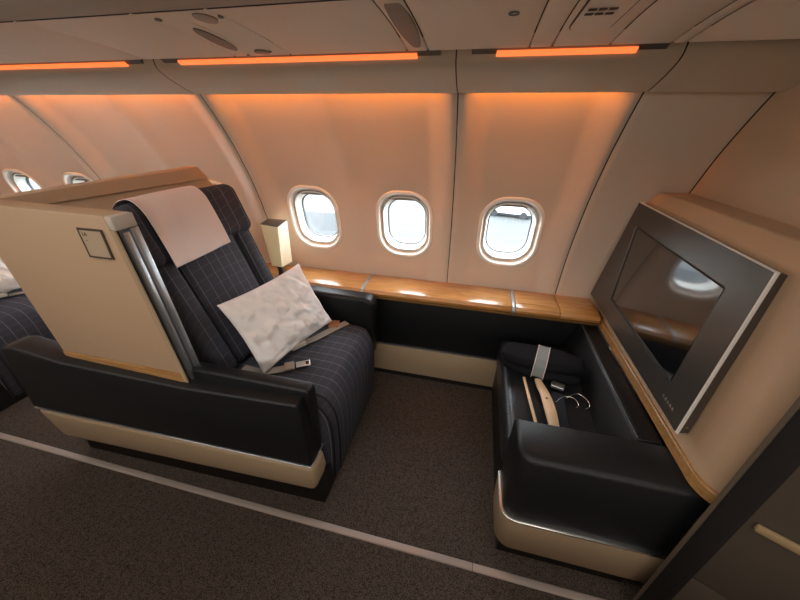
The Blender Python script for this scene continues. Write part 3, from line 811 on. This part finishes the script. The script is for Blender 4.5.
def copy_tree(o, parent=None):
    c = o.copy(); COL.objects.link(c); c.parent = parent
    for k, v in (('label', None),):
        pass
    for ch in [x for x in bpy.data.objects if x.parent == o]: copy_tree(ch, c)
    return c
kids = [x for x in seat.children]
seat2 = seat.copy(); COL.objects.link(seat2)
for ch in kids:
    if ch.name.startswith('number_plate'): continue
    c = ch.copy(); COL.objects.link(c); c.parent = seat2
    for g in ch.children:
        d = g.copy(); COL.objects.link(d); d.parent = c
seat2.location.x -= 1.95
tag(seat2, 'dark pinstriped seat partly seen behind the beige shell at the left edge')

# pillow
def pillow(name, m):
    n = 54; vs_ = []; fs = []; w_, h_ = .224, .170
    for side in (1, -1):
        for j in range(n+1):
            for i in range(n+1):
                u = -1+2*i/n; v = -1+2*j/n
                pin = 1-.07*(1-abs(u)**2)*abs(v)**3; pinx = 1-.06*(1-abs(v)**2)*abs(u)**3
                th = .062*((1-abs(u)**2.6)*(1-abs(v)**2.6))**.55
                nz = noise.noise(Vector((u*2.1, v*2.6, side*3.1)))*.011+noise.noise(Vector((u*5.5+v*2, v*4, side*7.7)))*.009-abs(noise.noise(Vector((u*3.5-v*1.5, v*2+u, side*2.2))))*.022
                a1 = noise.noise(Vector((u*1.6+v*.6, v*1.1-u*.4, side*5+3))); a2 = noise.noise(Vector((u*4.2+v*2.2+a1, v*1.7-u*.8, side*4)))
                a3 = noise.noise(Vector((u*8+v*5+2*a1, v*3-u*2, side*9)))
                cre = (-.030*max(0, .22-abs(a2))-.018*max(0, .2-abs(a3))+.010*a1)*max(0, 1-abs(u)**4)*max(0, 1-abs(v)**4)*1.6
                edge = min(1, 6*(1-max(abs(u), abs(v))))
                vs_.append((u*w_*pinx, v*h_*pin, side*(th+(nz+cre)*edge)))
    m_ = n+1; B = m_*m_
    for j in range(n):
        for i in range(n):
            q = (j*m_+i, j*m_+i+1, (j+1)*m_+i+1, (j+1)*m_+i); fs.append(q); fs.append(tuple(B+k for k in q[::-1]))
    bm = bmesh.new(); bv = [bm.verts.new(v) for v in vs_]
    for f in fs: bm.faces.new([bv[i] for i in f])
    bmesh.ops.remove_doubles(bm, verts=bm.verts, dist=.0004)
    return bm_put(name, bm, m, None, True, 120)
pw = pillow('pillow', 'cotton')
tag(pw, 'crumpled white pillow leaning on the dark seat beside the belt', 'pillow', 'white pillows on the seats')
def orient(o, c, ex, ey):
    ex = Vector(ex).normalized(); ey = Vector(ey); ey = (ey-ex*ey.dot(ex)).normalized(); ez = ex.cross(ey)
    o.matrix_world = Matrix(((ex.x, ey.x, ez.x, c[0]), (ex.y, ey.y, ez.y, c[1]), (ex.z, ey.z, ez.z, c[2]), (0, 0, 0, 1)))
orient(pw, (-.805, 1.11, .655), (.114, .398, .023), (-.576, -.18, .863))
pw2 = pw.copy(); COL.objects.link(pw2); pw2.matrix_world = Matrix.Translation((-1.95, 0, 0)) @ pw.matrix_world
tag(pw2, 'white pillow just visible at the left edge on the seat behind')
cd2 = prism('brown_card', [(0, 0), (.05, .0), (.055, .06), (.0, .07)], 'z', 0, .002, 'brown')
tag(cd2, 'small brown card corner sticking out from under the pillow', 'card')
cd2.location = (-.675, 1.285, .494); cd2.rotation_euler = (0, 0, .3)

# reading lamp
lm = tag(empty('reading_lamp', (-1.075, 1.55, .63)), 'small box lamp with warm glowing shade standing on the wood ledge', 'lamp')
top = [(-.045, -.052), (.075, -.078), (.048, .060), (-.066, .052)]; bot = [(-.034, -.036), (.036, -.044), (.046, .052), (-.030, .050)]
LPt = lambda pl_, z, k=1: [Vector((x*k, y*k, z)) for (x, y) in pl_]
rings('shade', [LPt(bot, .072, .9), LPt(bot, .074), LPt(top, .316), LPt(top, .318, .98)], 'lampshade', lm, True, True, 20)
rings('cap', [LPt(top, .3185, 1.0), LPt(top, .322, 1.0)], 'lampcap', lm, True, True, 20)
box('stem', -.014, .016, -.014, .016, .004, .0725, 'steel', lm, .003)
box('base', -.03, .032, -.03, .032, 0, .004, 'steel', lm, .001)

# ---------------------------------------------------------------- outside
GZ = -4.7
ap = box('ground', -60, 60, 3.2, 120, GZ-.1, GZ, 'aprongrey'); tag(ap, 'pale airport apron outside the windows', kind='structure')
for k, (x, y, l, r_) in enumerate(((3, 14, 30, .2), (-6, 18, 40, -.12), (0, 30, 50, .05), (-2, 10, 18, -.3))):
    o = box('painted_line', -l/2, l/2, -.09, .09, 0, .01, 'line', ap); o.location = (x, y, GZ); o.rotation_euler = (0, 0, r_)
car = tag(empty('car', (2.72, 27.2, GZ)), 'white car parked on the apron outside the right window', 'car')
prism('body', [(-2.0, .35), (2.0, .35), (2.02, .75), (1.7, .92), (.95, 1.0), (.35, 1.42), (-1.1, 1.45), (-1.75, 1.02), (-2.02, .95)], 'y', -.85, .85, 'carpaint', car, .06, 2)
for wp in ([(-1.40, 1.06), (-.42, 1.06), (-.42, 1.34), (-1.08, 1.34)], [(-.30, 1.06), (.62, 1.06), (.22, 1.34), (-.30, 1.34)]):
    prism('side_window', wp, 'y', -.862, .862, 'carglass', car)
box('sill', -1.9, 1.9, -.80, .80, .20, .38, 'tyre', car)
for x in (-1.25, 1.25):
    for y in (-.82, .82):
        tube('wheel', [(x, y-.1, .30), (x, y+.1, .30)], .30, 'tyre', car, 16)
car.rotation_euler = (0, 0, math.radians(168)); car.scale = (.9, .9, .9)
wd_ = box('wall_added_shade', -4.4, 1.0, -.62, -.56, 0, 1.15, 'shell', None, .01); tag(wd_, 'low beige divider added out of view across the aisle to shade its floor', kind='structure')  # unseen divider, added to block the middle lamp and darken the aisle floor
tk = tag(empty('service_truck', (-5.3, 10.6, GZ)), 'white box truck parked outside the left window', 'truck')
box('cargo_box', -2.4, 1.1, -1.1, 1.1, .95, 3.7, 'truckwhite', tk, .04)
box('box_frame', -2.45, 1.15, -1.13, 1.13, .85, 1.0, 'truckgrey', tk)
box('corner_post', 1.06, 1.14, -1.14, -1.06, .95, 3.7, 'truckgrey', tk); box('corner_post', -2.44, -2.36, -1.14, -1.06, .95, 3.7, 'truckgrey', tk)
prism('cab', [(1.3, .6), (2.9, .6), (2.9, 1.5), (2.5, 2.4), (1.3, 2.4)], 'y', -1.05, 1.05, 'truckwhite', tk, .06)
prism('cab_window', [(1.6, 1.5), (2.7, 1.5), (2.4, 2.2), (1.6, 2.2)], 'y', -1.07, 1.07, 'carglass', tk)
for x in (-1.6, 2.1):
    for y in (-.95, .95): tube('wheel', [(x, y-.14, .45), (x, y+.14, .45)], .45, 'tyre', tk, 16)
